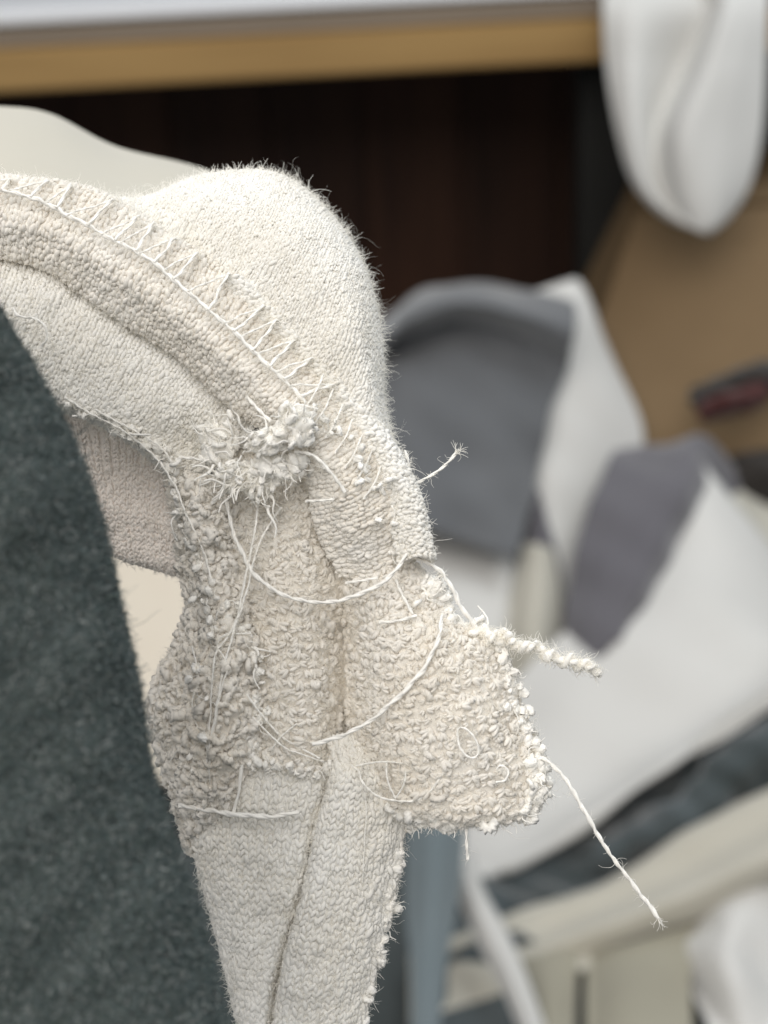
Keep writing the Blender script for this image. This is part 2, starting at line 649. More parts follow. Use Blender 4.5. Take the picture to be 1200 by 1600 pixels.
# off-white cloth under and right of it
sheet('cream_cloth', [
    [(800, 470, .99), (880, 440, .985), (905, 440, .99), (925, 480, 1.0)],
    [(800, 560, .965), (880, 530, .96), (925, 520, .965), (960, 570, .985)],
    [(800, 680, .955), (860, 670, .945), (930, 650, .955), (1006, 690, .975)],
    [(800, 800, .95), (850, 800, .93), (900, 800, .935), (960, 800, .955)],
    [(840, 930, .93), (860, 920, .915), (885, 920, .92), (930, 940, .94)],
    [(850, 1040, .92), (870, 1040, .90), (890, 1040, .91), (930, 1050, .93)],
], OFFW, 'off-white cloth leaning between the slate grey cloth and the mauve-grey cloth', 'cloth', wr=.002, wsc=25)
sheet('cream_cloth', [
    [(600, 790, .96), (690, 800, .955), (790, 840, .95), (830, 860, .95)],
    [(600, 860, .92), (690, 880, .91), (780, 900, .91), (815, 910, .92)],
    [(600, 960, .90), (690, 980, .885), (770, 990, .885), (800, 980, .90)],
    [(600, 1080, .89), (690, 1090, .87), (760, 1090, .87), (790, 1080, .89)],
], OFFW, 'off-white cloth hanging below the slate grey cloth, just above the twisted yarn', 'cloth', wr=.002, wsc=25)
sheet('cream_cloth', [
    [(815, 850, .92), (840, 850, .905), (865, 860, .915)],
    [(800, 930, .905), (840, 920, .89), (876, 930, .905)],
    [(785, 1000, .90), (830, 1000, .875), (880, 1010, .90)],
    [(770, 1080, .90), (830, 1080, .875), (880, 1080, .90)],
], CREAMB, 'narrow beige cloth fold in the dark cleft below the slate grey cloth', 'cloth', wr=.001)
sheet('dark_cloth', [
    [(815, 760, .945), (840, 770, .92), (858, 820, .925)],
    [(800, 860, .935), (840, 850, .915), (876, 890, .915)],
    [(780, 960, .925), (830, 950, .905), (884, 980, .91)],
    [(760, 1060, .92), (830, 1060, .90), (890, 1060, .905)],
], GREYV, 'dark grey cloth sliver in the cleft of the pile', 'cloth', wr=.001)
# mauve grey cloth
sheet('grey_cloth', [
    [(960, 720, .975), (1030, 715, .985), (1110, 700, .985), (1170, 760, .99)],
    [(962, 703, .945), (1030, 697, .95), (1098, 684, .95), (1150, 770, .965)],
    [(938, 748, .915), (1000, 750, .905), (1085, 740, .91), (1125, 800, .95)],
    [(908, 830, .90), (970, 840, .885), (1055, 815, .89), (1090, 850, .94)],
    [(890, 930, .89), (940, 940, .87), (1010, 910, .87), (1050, 930, .92)],
    [(880, 1030, .88), (920, 1030, .86), (970, 1000, .86), (1010, 1010, .91)],
], GREYV, 'mauve-grey knit cloth draped over the large white cloth', 'cloth', wr=.004, wsc=24)
# white large sheet
sheet('white_cloth', [
    [(1080, 720, .935), (1110, 735, .93), (1160, 800, .93), (1230, 880, .93), (1300, 960, .93)],
    [(1010, 880, .905), (1060, 880, .89), (1120, 910, .88), (1220, 970, .88), (1300, 1030, .88)],
    [(870, 1000, .88), (930, 1030, .86), (1020, 1050, .85), (1180, 1040, .84), (1300, 1000, .84)],
    [(760, 1120, .86), (830, 1180, .835), (930, 1200, .825), (1080, 1140, .815), (1300, 1010, .81)],
    [(690, 1240, .84), (750, 1300, .815), (850, 1300, .805), (1010, 1205, .80), (1300, 1020, .795)],
    [(680, 1330, .83), (736, 1372, .80), (850, 1330, .79), (1010, 1220, .785), (1300, 1030, .785)],
    [(690, 1330, .86), (740, 1360, .83), (850, 1315, .82), (1010, 1215, .815), (1300, 1030, .815)],
], OFFW, 'large smooth white cloth sloping down to the right behind the frayed flap', 'cloth', wr=.004, wsc=15, n=90)
sheet('cream_cloth', [
    [(1060, 760, .99), (1130, 735, .98), (1200, 790, .98), (1300, 800, .99)],
    [(1080, 820, .96), (1140, 800, .955), (1210, 850, .955), (1300, 880, .96)],
    [(1100, 900, .95), (1150, 880, .945), (1220, 930, .945), (1300, 960, .95)],
], CREAMB, 'beige cloth behind the large white cloth at the right edge', 'cloth', wr=.002)
# dark folded band under the white sheet
sheet('dark_cloth', [
    [(700, 1380, .84), (760, 1350, .84), (850, 1310, .84), (1010, 1195, .87), (1130, 1100, .88), (1300, 1000, .88)],
    [(720, 1420, .80), (800, 1400, .79), (880, 1370, .785), (1030, 1270, .785), (1140, 1160, .79), (1300, 1070, .79)],
    [(730, 1450, .81), (810, 1430, .81), (900, 1400, .80), (1050, 1310, .775), (1150, 1230, .765), (1300, 1130, .765)],
    [(740, 1500, .81), (820, 1480, .81), (920, 1440, .81), (1070, 1360, .81), (1160, 1290, .80), (1300, 1220, .79)],
], DARKG, 'crumpled dark blue-grey cloth tucked under the white cloth', 'cloth', wr=.008, wsc=45, n=80)
# rolled cream strip
sheet('cream_roll', [
    [(640, 1520, .79), (790, 1452, .79), (960, 1385, .79), (1080, 1320, .79), (1300, 1200, .79)],
    [(640, 1500, .755), (785, 1440, .755), (955, 1372, .75), (1075, 1300, .745), (1300, 1180, .74)],
    [(640, 1520, .75), (795, 1475, .745), (960, 1410, .735), (1085, 1350, .73), (1300, 1240, .72)],
    [(640, 1560, .735), (810, 1500, .73), (965, 1440, .715), (1090, 1390, .71), (1300, 1290, .70)],
    [(640, 1590, .745), (820, 1535, .74), (965, 1485, .73), (1090, 1435, .725), (1300, 1340, .71)],
    [(640, 1600, .78), (820, 1540, .78), (965, 1495, .78), (1090, 1450, .77), (1300, 1360, .76)],
], CREAMB, 'rolled cream cloth strip running up to the right edge', 'cloth', wr=.0015, wsc=25)
sheet('cream_cloth', [
    [(1240, 1350, .74), (1180, 1370, .72), (1120, 1410, .72), (1075, 1450, .74)],
    [(1240, 1420, .715), (1190, 1440, .70), (1130, 1450, .69), (1066, 1475, .715)],
    [(1240, 1500, .70), (1200, 1510, .69), (1140, 1520, .675), (1078, 1540, .70)],
    [(1260, 1580, .69), (1220, 1590, .68), (1160, 1600, .665), (1105, 1600, .69)],
    [(1280, 1700, .68), (1240, 1700, .67), (1190, 1700, .655), (1140, 1700, .68)],
], OFFW, 'white cloth curling round in the bottom right corner', 'cloth', wr=.004, wsc=30)
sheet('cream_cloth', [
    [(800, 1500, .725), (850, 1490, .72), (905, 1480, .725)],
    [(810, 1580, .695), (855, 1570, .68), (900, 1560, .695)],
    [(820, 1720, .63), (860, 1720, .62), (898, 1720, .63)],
], SHADED_CREAM, 'small cream cloth fold, shade put into its colour, below the rolled strip, beside the pale strip', 'cloth', wr=.001)
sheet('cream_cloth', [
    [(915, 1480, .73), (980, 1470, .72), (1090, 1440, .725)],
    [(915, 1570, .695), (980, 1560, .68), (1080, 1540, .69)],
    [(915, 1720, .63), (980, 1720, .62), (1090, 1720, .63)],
], SHADED_CREAM, 'wider cream cloth fold, shade put into its colour, below the rolled strip', 'cloth', wr=.002)
# narrow strips at the bottom
sheet('blue_grey_strip', [
    [(632, 1240, .70), (680, 1240, .69), (735, 1240, .70)],
    [(634, 1330, .69), (680, 1330, .68), (724, 1330, .69)],
    [(634, 1420, .68), (675, 1420, .67), (714, 1420, .68)],
    [(642, 1520, .66), (670, 1520, .655), (697, 1520, .66)],
    [(640, 1700, .63), (660, 1700, .625), (680, 1700, .63)],
], BLUEG, 'pale blue-grey cloth strip hanging beside the lower leg of the garment', 'cloth strip', wr=.001)
sheet('cream_strip', [
    [(700, 1330, .73), (722, 1320, .725), (740, 1330, .73)],
    [(712, 1390, .72), (735, 1385, .71), (755, 1390, .72)],
    [(745, 1470, .70), (770, 1460, .69), (795, 1460, .70)],
    [(785, 1550, .675), (805, 1540, .665), (830, 1540, .675)],
    [(840, 1690, .64), (860, 1690, .63), (885, 1690, .64)],
], OFFW, 'narrow off-white cloth strip slanting beside the blue-grey strip', 'cloth strip', wr=.0008)
sheet('grey_cloth', [
    [(660, 1440, .80), (760, 1430, .79), (850, 1440, .79)],
    [(660, 1540, .77), (760, 1520, .75), (850, 1530, .76)],
    [(660, 1720, .72), (760, 1720, .70), (860, 1720, .71)],
], cloth_mat('dusky_cloth', (.06, .075, .08), (.08, .095, .10), 20), 'dusky blue-grey cloth lying behind the narrow off-white strip', 'cloth', wr=.002)
# cream cloth seen through the gap beside the wool
sheet('cream_cloth', [
    [(60, 760, .98), (180, 760, .97), (300, 760, .97), (420, 760, .98)],
    [(60, 900, .95), (180, 900, .94), (300, 900, .94), (420, 900, .95)],
    [(60, 1050, .90), (180, 1050, .89), (300, 1050, .89), (420, 1050, .90)],
    [(60, 1220, .85), (180, 1220, .84), (300, 1220, .84), (420, 1220, .85)],
], WARM, 'warm cream cloth showing through the gap between wool and garment', 'cloth', wr=.002)


# ------------------------------------------------------------------ table, cupboard, box
def box(name, lo, hi, mat, parent=None, bevel=.002, loc=None, rot=None):
    lo, hi = np.array(lo, float), np.array(hi, float)
    import bmesh
    bm = bmesh.new()
    bmesh.ops.create_cube(bm, size=1)
    c = (lo + hi) / 2
    for vv in bm.verts:
        vv.co = Vector((vv.co.x * (hi[0] - lo[0]), vv.co.y * (hi[1] - lo[1]), vv.co.z * (hi[2] - lo[2])))
    if bevel:
        bmesh.ops.bevel(bm, geom=bm.edges[:], offset=bevel, segments=2, affect='EDGES')
    me = bpy.data.meshes.new(name)
    bm.to_mesh(me)
    bm.free()
    me.materials.append(mat)
    o = bpy.data.objects.new(name, me)
    COL.objects.link(o)
    o.location = c - (np.array(parent.location) if parent else 0)
    if rot:
        o.rotation_euler = rot
    if parent:
        o.parent = parent
    return o


def wood(name, a, b, sc=(2, 30, 30), rough=.5):
    m = cloth_mat(name, a, b, 1, rough=rough, sheen=0, detail=6)
    nt = m.node_tree
    nz = [n for n in nt.nodes if n.type == 'TEX_NOISE'][0]
    mp = nt.nodes.new('ShaderNodeMapping')
    mp.inputs['Scale'].default_value = sc
    tc = [n for n in nt.nodes if n.type == 'TEX_COORD'][0]
    nt.links.new(tc.outputs['Object'], mp.inputs['Vector'])
    nt.links.new(mp.outputs['Vector'], nz.inputs['Vector'])
    nz.inputs['Scale'].default_value = 2.0
    return m


TAN = wood('tan_wood', (.33, .20, .075), (.44, .28, .11))
PALEW = wood('pale_wood', (.26, .21, .16), (.33, .27, .21))
LAM = cloth_mat('white_laminate', (.88, .885, .91), (.90, .905, .925), 5, rough=.35, sheen=0)
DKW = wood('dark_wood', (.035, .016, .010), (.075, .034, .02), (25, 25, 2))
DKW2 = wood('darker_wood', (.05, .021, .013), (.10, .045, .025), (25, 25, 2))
STEEL = cloth_mat('grey_steel', (.013, .013, .012), (.02, .019, .017), 8, rough=.5, sheen=0)
tb = thing('table', 'low table with white top and tan wooden edge, dark underneath', 'table', (0, 1.5, 0))
box('tabletop', (-1.2, 1.085, .458), (1.2, 1.9, .466), LAM, tb, .0015)
box('edge_trim', (-1.2, 1.092, .442), (1.2, 1.115, .4575), PALEW, tb, .0015)
box('edge_board', (-1.2, 1.087, .411), (1.2, 1.116, .4415), TAN, tb, .002)
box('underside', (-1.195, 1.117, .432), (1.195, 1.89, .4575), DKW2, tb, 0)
for x in (.17, -.95, 1.05):
    box('leg', (x, 1.14, 0), (x + .04, 1.18, .431), STEEL, tb, .003)
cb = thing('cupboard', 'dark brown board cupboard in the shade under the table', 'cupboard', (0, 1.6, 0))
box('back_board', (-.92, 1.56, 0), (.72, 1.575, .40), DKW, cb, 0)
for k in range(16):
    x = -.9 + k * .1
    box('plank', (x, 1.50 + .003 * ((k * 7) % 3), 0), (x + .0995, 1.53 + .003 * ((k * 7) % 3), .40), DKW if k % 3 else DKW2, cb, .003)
# brown carton
CARD = cloth_mat('brown_cardboard', (.185, .122, .064), (.225, .152, .082), 9, rough=.8, sheen=0)
bx = thing('carton', 'brown cardboard carton standing under the hanging white cloth', 'box', at(1150, 700, 1.06) * np.array([1, 1, 0]))


def slab(name, q, thick, mat, parent):
    """a four-cornered panel (corner points in order) with real thickness"""
    q = np.array(q, float)
    n = np.cross(q[1] - q[0], q[3] - q[0])
    n /= np.linalg.norm(n)
    if n.dot(CAM - q[0]) < 0: n = -n
    V = np.concatenate([q, q - n * thick])
    f = [(0, 1, 2, 3), (7, 6, 5, 4)] + [(i, i + 4, (i + 1) % 4 + 4, (i + 1) % 4) for i in range(4)]
    me = mesh_np(name, V - np.array(parent.location), np.array(f), mat, False)
    o = bpy.data.objects.new(name, me)
    COL.objects.link(o)
    o.parent = parent
    return o


a, b, c, d = at(1000, 335, 1.06), at(1290, 315, 1.05), at(1330, 860, .99), at(895, 640, 1.01)
slab('front_panel', [a, b, c, d], .004, CARD, bx)
back = np.array([.02, .16, 0.02])
slab('side_panel', [a - Rv * .003, d - Rv * .003, d - Rv * .003 + back, a - Rv * .003 + back], .004, CARD, bx)
slab('top_flap', [a + np.array([0, .004, .004]), b + np.array([0, .004, .004]), b + back, a + back], .004, CARD, bx)
# red and black scraps on it
RED = cloth_mat('red_cloth', (.05, .008, .007), (.07, .012, .01), 30)
BLK = cloth_mat('black_cloth', (.022, .018, .015), (.04, .034, .03), 30)
sheet('black_scrap', [
    [(1080, 610, .985), (1130, 580, .98), (1180, 565, .98), (1240, 560, .985)],
    [(1075, 625, .97), (1130, 605, .96), (1180, 590, .96), (1240, 590, .97)],
    [(1085, 640, .98), (1130, 630, .975), (1180, 620, .975), (1240, 620, .98)]], BLK,
    'black cloth scrap above the red scrap in front of the carton', 'scrap', wr=.003, wsc=60)
sheet('red_scrap', [
    [(1100, 625, .96), (1140, 605, .955), (1200, 595, .96)],
    [(1090, 648, .95), (1140, 628, .94), (1200, 612, .95)],
    [(1105, 660, .96), (1140, 650, .955), (1200, 632, .96)]], RED,
    'small dark red cloth scrap in front of the carton', 'scrap', wr=.003, wsc=60)
sheet('black_cloth', [
    [(1120, 720, .99), (1180, 700, .985), (1260, 700, .99)],
    [(1120, 760, .98), (1180, 740, .97), (1260, 735, .975)],
    [(1120, 800, .985), (1180, 790, .98), (1260, 790, .985)]], BLK,
    'black cloth at the right edge beyond the mauve-grey cloth', 'cloth', wr=.003, wsc=40)
# cloth hanging off the table at the top right
sheet('hanging_cloth', [
    [(950, -6, 1.22), (1000, -6, 1.22), (1060, -6, 1.22), (1120, -6, 1.22), (1160, -6, 1.22), (1204, -6, 1.22)],
    [(946, -26, 1.04), (1000, -30, 1.04), (1060, -30, 1.04), (1120, -26, 1.04), (1160, -30, 1.035), (1204, -26, 1.04)],
    [(942, 5, 1.00), (1000, 0, .992), (1100, 5, 1.01), (1132, 5, .975), (1160, 0, .98), (1202, 5, .995)],
    [(946, 100, .995), (995, 100, .983), (1064, 105, 1.02), (1094, 110, .960), (1145, 100, .962), (1199, 100, .985)],
    [(965, 210, .99), (995, 215, .978), (1026, 205, 1.012), (1056, 210, .955), (1120, 210, .957), (1190, 215, .98)],
    [(992, 290, .985), (1012, 295, .974), (1034, 290, .988), (1062, 298, .960), (1115, 300, .958), (1172, 290, .98)],
    [(1040, 340, .98), (1060, 346, .97), (1080, 352, .965), (1095, 357, .963), (1120, 350, .965), (1145, 335, .98)],
    [(1095, 362, .98), (1099, 364, .978), (1103, 366, .975), (1107, 367, .973), (1112, 365, .975), (1118, 362, .98)],
], OFFW, 'off-white cloth hanging in a pointed fold over the table edge', 'cloth', wr=.0006, wsc=10, n=70)

# ------------------------------------------------------------------ the terry garment
G = thing('terry_garment', 'inside-out cream terry garment with overlocked seam, frayed flap and loose threads', 'garment', gz((480, 1640, -100)))


def patch(name, rows, mat=CREAM_KNIT, parent=None, nu=140, nv=140, bump=0, bscale=.02, **k):
    s = Surf(rows, gz, nu, nv, bump, bscale)
    o = add(name, mesh_np(name, s.P.reshape(-1, 3), s.faces(), mat), parent or G)
    return s, o


def geo(name, vf, mat, parent, kind='stuff'):
    return add(name, mesh_np(name, vf[0], vf[1], mat), parent, kind)


def back_rows(row, dx, dy, dz):
    return [(x + dx, y + dy, z + dz) for x, y, z in row]


# dome: rows from the seam out over the silhouette
r0 = [(60, 320, 0), (150, 345, 10), (240, 400, 20), (330, 460, 25), (410, 540, 30), (480, 610, 30), (530, 665, 25), (575, 735, 15), (612, 800, 0)]
r1 = [(90, 300, -60), (180, 325, -40), (275, 345, -5), (370, 395, 25), (450, 462, 45), (522, 542, 50), (562, 605, 45), (593, 690, 25), (622, 770, 0)]
r2 = [(110, 305, -150), (210, 312, -110), (300, 298, -60), (406, 325, -20), (486, 385, 10), (548, 468, 15), (578, 558, 10), (594, 655, -15), (632, 765, -40)]
r3 = [(120, 330, -260), (225, 320, -200), (315, 277, -160), (428, 273, -140), (510, 336, -110), (566, 420, -100), (593, 530, -100), (599, 640, -110), (638, 765, -110)]
r4 = [(120, 400, -420), (225, 380, -390), (320, 330, -360), (440, 310, -340), (525, 375, -310), (570, 470, -300), (585, 560, -290), (588, 650, -280), (605, 770, -230)]
r5 = [(110, 520, -520), (215, 500, -520), (310, 450, -500), (420, 430, -480), (490, 480, -450), (530, 550, -430), (545, 620, -410), (550, 690, -380), (570, 790, -310)]
S_dome, o_dome = patch('upper_panel', [r0, r1, r2, r3, r4, r5], nu=200, nv=200, bump=9, bscale=.011)
geo('knit_stitches', knit(S_dome, 9.5, 8.0, 'v', h=.33, hi=.75, jit=.05, tilt=15, fat=.29), CREAM_KNIT, o_dome)
fuzz(S_dome, 15000, 16, .42, LINT, o_dome, curl=.45)
fuzz(S_dome, 1900, 20, .13, LINT, o_dome, curl=.95, name='long_fuzz')

# seam allowance: a raised roll
L = [(-150, 372), (50, 410), (120, 450), (200, 505), (285, 560), (340, 613), (392, 655), (450, 690), (480, 745), (500, 830), (535, 900)]
C = [(-150, 322), (60, 352), (140, 397), (220, 447), (303, 512), (370, 567), (428, 622), (480, 668), (522, 738), (552, 820), (580, 905)]
Mm = [(-150, 284), (75, 318), (160, 366), (240, 408), (325, 482), (395, 547), (452, 600), (506, 652), (552, 722), (592, 800), (615, 897)]
U = [(-150, 268), (95, 291), (187, 325), (258, 370), (352, 432), (428, 507), (492, 577), (545, 640), (588, 700), (624, 775), (645, 870)]
zc = [50, 52, 54, 56, 60, 63, 64, 62, 58, 50, 0]


def zrow(P, f, dx=0, dy=0):
    return [(x + dx, y + dy, f(i)) for i, (x, y) in enumerate(P)]


mid = [((a[0] * .45 + b[0] * .55), (a[1] * .45 + b[1] * .55)) for a, b in zip(L, C)]
rows = [zrow(L, lambda i: 0 - 10 * (i > 7), 6, -6), zrow(L, lambda i: zc[i] * .35), zrow(mid, lambda i: zc[i] * .86), zrow(C, lambda i: zc[i] + 8), zrow(Mm, lambda i: zc[i] * .98 - 4),
        zrow(U, lambda i: zc[i] * .55), zrow(U, lambda i: zc[i] * .15 - 15, 3, -2), zrow(U, lambda i: zc[i] * .1 - 50, -8, 8)]
S_roll, o_roll = patch('seam_allowance', rows, CREAM, nu=220, nv=90, bump=4, bscale=.02)
geo('knit_stitches', knit(S_roll, 12.5, 10, 'v', h=.42, jit=.12, fat=.33, tilt=16), CREAM, o_roll)
fuzz(S_roll, 9000, 18, .42, LINT, o_roll, curl=.5)

# second, rear layer of the seam
U2 = [(x + 26, y + 4) for x, y in U[4:]]
rows = [zrow(U[4:], lambda i: 35, -20, 10), zrow(U[4:], lambda i: 48, 8, 0), zrow(U2, lambda i: 42, -2, 0), zrow(U2, lambda i: 25, 6, 2), zrow(U2, lambda i: -20, 0, 6)]
S_rear, o_rear = patch('rear_seam_layer', rows, CREAM_KNIT, nu=120, nv=30)
geo('knit_stitches', knit(S_rear, 11, 9, 'v', h=.45), CREAM_KNIT, o_rear)
fuzz(S_rear, 2500, 16, .42, LINT, o_rear)

# front panel below the seam
rows = [
    [(-150, 372, -10), (50, 410, -8), (120, 450, -8), (200, 505, -8), (285, 560, -8), (340, 615, -12), (398, 662, -20)],
    [(-150, 408, 18), (38, 450, 22), (105, 492, 22), (180, 545, 20), (256, 598, 14), (318, 645, 0), (380, 690, -18)],
    [(-150, 475, 46), (8, 522, 50), (76, 570, 46), (146, 612, 40), (220, 650, 26), (285, 690, -10), (342, 725, -30)],
    [(-160, 545, 40), (0, 585, 42), (60, 612, 40), (130, 640, 32), (195, 668, 15), (255, 710, -5), (300, 752, -20)],
    [(-160, 575, -10), (0, 607, -10), (66, 628, -10), (134, 652, -15), (195, 684, -25), (250, 728, -40), (292, 768, -50)],
    [(-160, 565, -90), (10, 600, -90), (76, 620, -90), (144, 645, -95), (205, 675, -100), (260, 720, -100), (300, 760, -100)],
]
S_front, o_front = patch('front_panel', rows, bump=4, bscale=.018, nu=160, nv=120)
geo('knit_stitches', knit(S_front, 10.5, 8.5, 'v', h=.36, jit=.08, tilt=18), CREAM_KNIT, o_front)
fuzz(S_front, 7000, 16, .42, LINT, o_front)

# underside glimpsed in the shade
rows = [
    [(20, 600, -50), (100, 625, -55), (190, 665, -65), (262, 722, -75), (310, 790, -80)],
    [(40, 700, -95), (125, 735, -100), (190, 760, -105), (250, 790, -105), (310, 830, -90)],
    [(50, 800, -115), (140, 800, -110), (190, 808, -112), (250, 826, -112), (310, 850, -100)],
    [(60, 880, -150), (160, 862, -145), (200, 873, -145), (245, 886, -145), (310, 905, -130)],
    [(60, 872, -200), (160, 852, -200), (200, 860, -200), (245, 872, -200), (310, 890, -190)],
    [(60, 760, -300), (160, 760, -300), (200, 770, -300), (245, 780, -300), (310, 800, -290)],
]
MAUVE = cloth_mat('shaded_knit', (.83, .77, .71), (.87, .81, .76), 140, bump=.4, bscale=8000)
S_un, o_un = patch('under_panel', rows, MAUVE, nu=100, nv=100, bump=3, bscale=.02)
geo('knit_stitches', knit(S_un, 9, 8, 'v', h=.3), MAUVE, o_un)
fuzz(S_un, 3500, 14, .42, LINT, o_un)

# left fluffy side edge
rows = []
for a in [
    [(285, 720, -120), (262, 735, -60), (285, 738, 0), (325, 742, 15), (372, 752, -10)],
    [(300, 790, -130), (276, 800, -60), (302, 800, 18), (335, 805, 18), (378, 810, -15)],
    [(310, 870, -140), (284, 872, -70), (312, 872, 15), (340, 872, 15), (378, 880, -15)],
    [(320, 950, -150), (297, 950, -70), (325, 950, 12), (352, 950, 28), (392, 955, -10)],
    [(310, 1000, -160), (280, 1002, -70), (318, 1000, 15), (360, 1000, 45), (410, 1000, 0)],
    [(290, 1060, -160), (250, 1060, -80), (296, 1060, 10), (350, 1060, 52), (418, 1060, 0)],
    [(280, 1115, -160), (237, 1115, -80), (290, 1120, 18), (348, 1120, 52), (418, 1120, 0)],
    [(290, 1180, -160), (252, 1180, -80), (302, 1185, 14), (348, 1185, 42), (408, 1180, 0)],
    [(315, 1260, -160), (280, 1265, -80), (312, 1262, -5), (345, 1255, 12), (395, 1225, -20)],
    [(330, 1330, -160), (300, 1330, -90), (318, 1320, -40), (345, 1300, -40), (390, 1250, -60)],
]:
    rows.append(a)
S_side, o_side = patch('side_edge', rows, CREAM, nu=90, nv=220, bump=9, bscale=.05)
geo('terry_loops', pile(S_side, 14.5, hgt=.9), CREAM, o_side)
fuzz(S_side, 24000, 17, .2, LINT, o_side, curl=.8)

# centre pile panel
rows = [
    [(335, 690, -60), (400, 690, -50), (460, 700, -40), (530, 740, -50)],
    [(348, 740, -25), (400, 745, -10), (460, 750, -10), (520, 790, -30)],
    [(358, 820, -12), (412, 820, 8), (462, 825, 8), (520, 850, -30)],
    [(372, 910, -10), (424, 910, 16), (474, 910, 14), (531, 930, -30)],
    [(395, 1000, -6), (434, 1000, 22), (484, 1000, 16), (534, 1000, -62)],
    [(402, 1100, -6), (444, 1100, 22), (492, 1100, 15), (532, 1100, -62)],
    [(395, 1185, -10), (440, 1192, 16), (490, 1195, 10), (530, 1195, -62)],
    [(392, 1205, -40), (440, 1212, -25), (490, 1212, -30), (530, 1210, -50)],
]
S_cen, o_cen = patch('pile_panel', rows, CREAM, nu=80, nv=160, bump=3, bscale=.03)
geo('terry_loops', join([nubs(S_cen, 19, 14.5, (0, .96)), pile(S_cen, 24, hgt=.8, lo=(0, .95), k=.5)]), CREAM, o_cen)
fuzz(S_cen, 26000, 17, .2, LINT, o_cen, curl=.8)

# frayed flap
rows = [
    [(528, 880, -40), (575, 868, -15), (630, 872, -15), (672, 905, -30), (660, 905, -70)],
    [(526, 915, -28), (575, 905, 12), (632, 905, 12), (684, 925, -15), (670, 925, -70)],
    [(529, 965, -62), (590, 962, 30), (648, 960, 30), (702, 968, -8), (688, 970, -70)],
    [(531, 1020, -62), (602, 1020, 42), (690, 1010, 46), (770, 1018, -5), (752, 1020, -70)],
    [(531, 1090, -62), (612, 1090, 46), (712, 1090, 55), (800, 1090, -5), (782, 1090, -75)],
    [(531, 1150, -62), (614, 1152, 46), (722, 1160, 55), (822, 1150, -5), (804, 1150, -75)],
    [(536, 1195, -62), (622, 1215, 34), (722, 1228, 46), (842, 1220, -5), (826, 1218, -75)],
    [(560, 1215, -30), (632, 1266, 18), (730, 1282, 28), (824, 1272, -8), (812, 1264, -75)],
    [(570, 1215, -70), (640, 1268, -50), (728, 1278, -60), (815, 1258, -60), (805, 1250, -90)],
]
S_flap, o_flap = patch('flap', rows, CREAM, nu=120, nv=140, bump=3, bscale=.03)
geo('terry_loops', join([nubs(S_flap, 19, 14.5, (.035, 1)), pile(S_flap, 24, hgt=.8, lo=(.04, 1), k=.5)]), CREAM, o_flap)
fuzz(S_flap, 34000, 17, .2, LINT, o_flap, curl=.8)

# lower leg: two lobes with a valley
rows = []
for a in [
    (1150, 300, 500, 612), (1210, 296, 512, 628), (1290, 300, 490, 626), (1350, 313, 480, 616), (1400, 327, 468, 606), (1450, 340, 454, 596), (1500, 352, 441, 584), (1560, 366, 430, 570), (1660, 390, 415, 545)]:
    y, l, m, r = a
    dz = -35 if y < 1200 else 0
    w1, w2 = m - l, r - m
    rows.append([(l + 60, y, -220), (l + 8, y, -120 + dz), (l, y, -50 + dz), (l + w1 * .25, y, -4 + dz), (l + w1 * .65, y, 4 + dz), (m - 14, y, 0 + dz), (m, y, -36 + dz), (m + 13, y, 18 + dz),
                 (m + w2 * .34, y + 3, 22 + dz), (m + w2 * .75, y + 3, 4 + dz), (r - 5, y, -22 + dz), (r + 4 * math.sin(y * .09), y, -50 + dz), (r - 40, y, -200)])
S_leg, o_leg = patch('lower_panel', rows, CREAM_KNIT, nu=200, nv=160, bump=4, bscale=.03)
geo('knit_stitches', knit(S_leg, 11.5, 10.5, 'v', h=.36, jit=.13), CREAM_KNIT, o_leg)
fuzz(S_leg, 11000, 18, .42, LINT, o_leg)

# part of the garment falling away behind, out of focus
rows = [
    [(-120, 165, -900), (0, 166, -950), (80, 178, -1000), (180, 228, -1050), (300, 258, -1080), (420, 300, -1100)],
    [(-120, 220, -700), (0, 215, -750), (80, 225, -800), (190, 265, -850), (300, 285, -900), (420, 330, -900)],
    [(-120, 330, -500), (0, 330, -520), (80, 330, -560), (190, 340, -620), (300, 360, -650), (420, 420, -650)],
    [(-120, 460, -420), (0, 460, -430), (80, 450, -450), (190, 450, -500), (300, 460, -520), (420, 500, -500)],
]
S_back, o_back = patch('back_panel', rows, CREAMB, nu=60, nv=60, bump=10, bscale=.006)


# ------------------------------------------------------------------ frayed edges, tufts
def edge_lint(name, path, n, size, parent, spread=10, hair=11, z=0, out=None):
    """bunches of loose loops and fibres along a raw edge"""
    P = cr(np.array(path, float), rng.random(n), 0)
    P = P + rng.normal(0, 1, (n, 3)) * np.array([spread, spread, spread * .8])
    w = gz(P)
    d = rng.normal(0, 1, (n, 3))
    d -= Fv * .5
    if out is not None:
        d += (Rv * out[0] - Uv * out[1]) * 1.2
    d /= np.linalg.norm(d, axis=1, keepdims=True)
    e = n
    ke = rng.integers(0, n, e)
    wv = wisps(w[ke] + rng.normal(0, size * .3 * PX, (e, 3)), d[ke] + rng.normal(0, .6, (e, 3)), 12 * np.exp(rng.normal(0, .4, e)), 1.0)
    lk = rng.random(n) < .6
    geo(name, join([cotton(w[lk], d[lk] + rng.normal(0, .5, (lk.sum(), 3)), rng.uniform(.22, .46, lk.sum()) * size, 1.6), loops_at(w[~lk], d[~lk], size * .75, 1.0, .6), wv]), THREAD, parent)
    m = n * 3
    k = rng.integers(0, n, m)
    hairs('lint', w[k] + rng.normal(0, size * .35 * PX, (m, 3)), d[k] * .8 + rng.normal(0, .7, (m, 3)), 15 * np.exp(rng.normal(0, .4, m)), .22, LINT, parent, curl=.7)


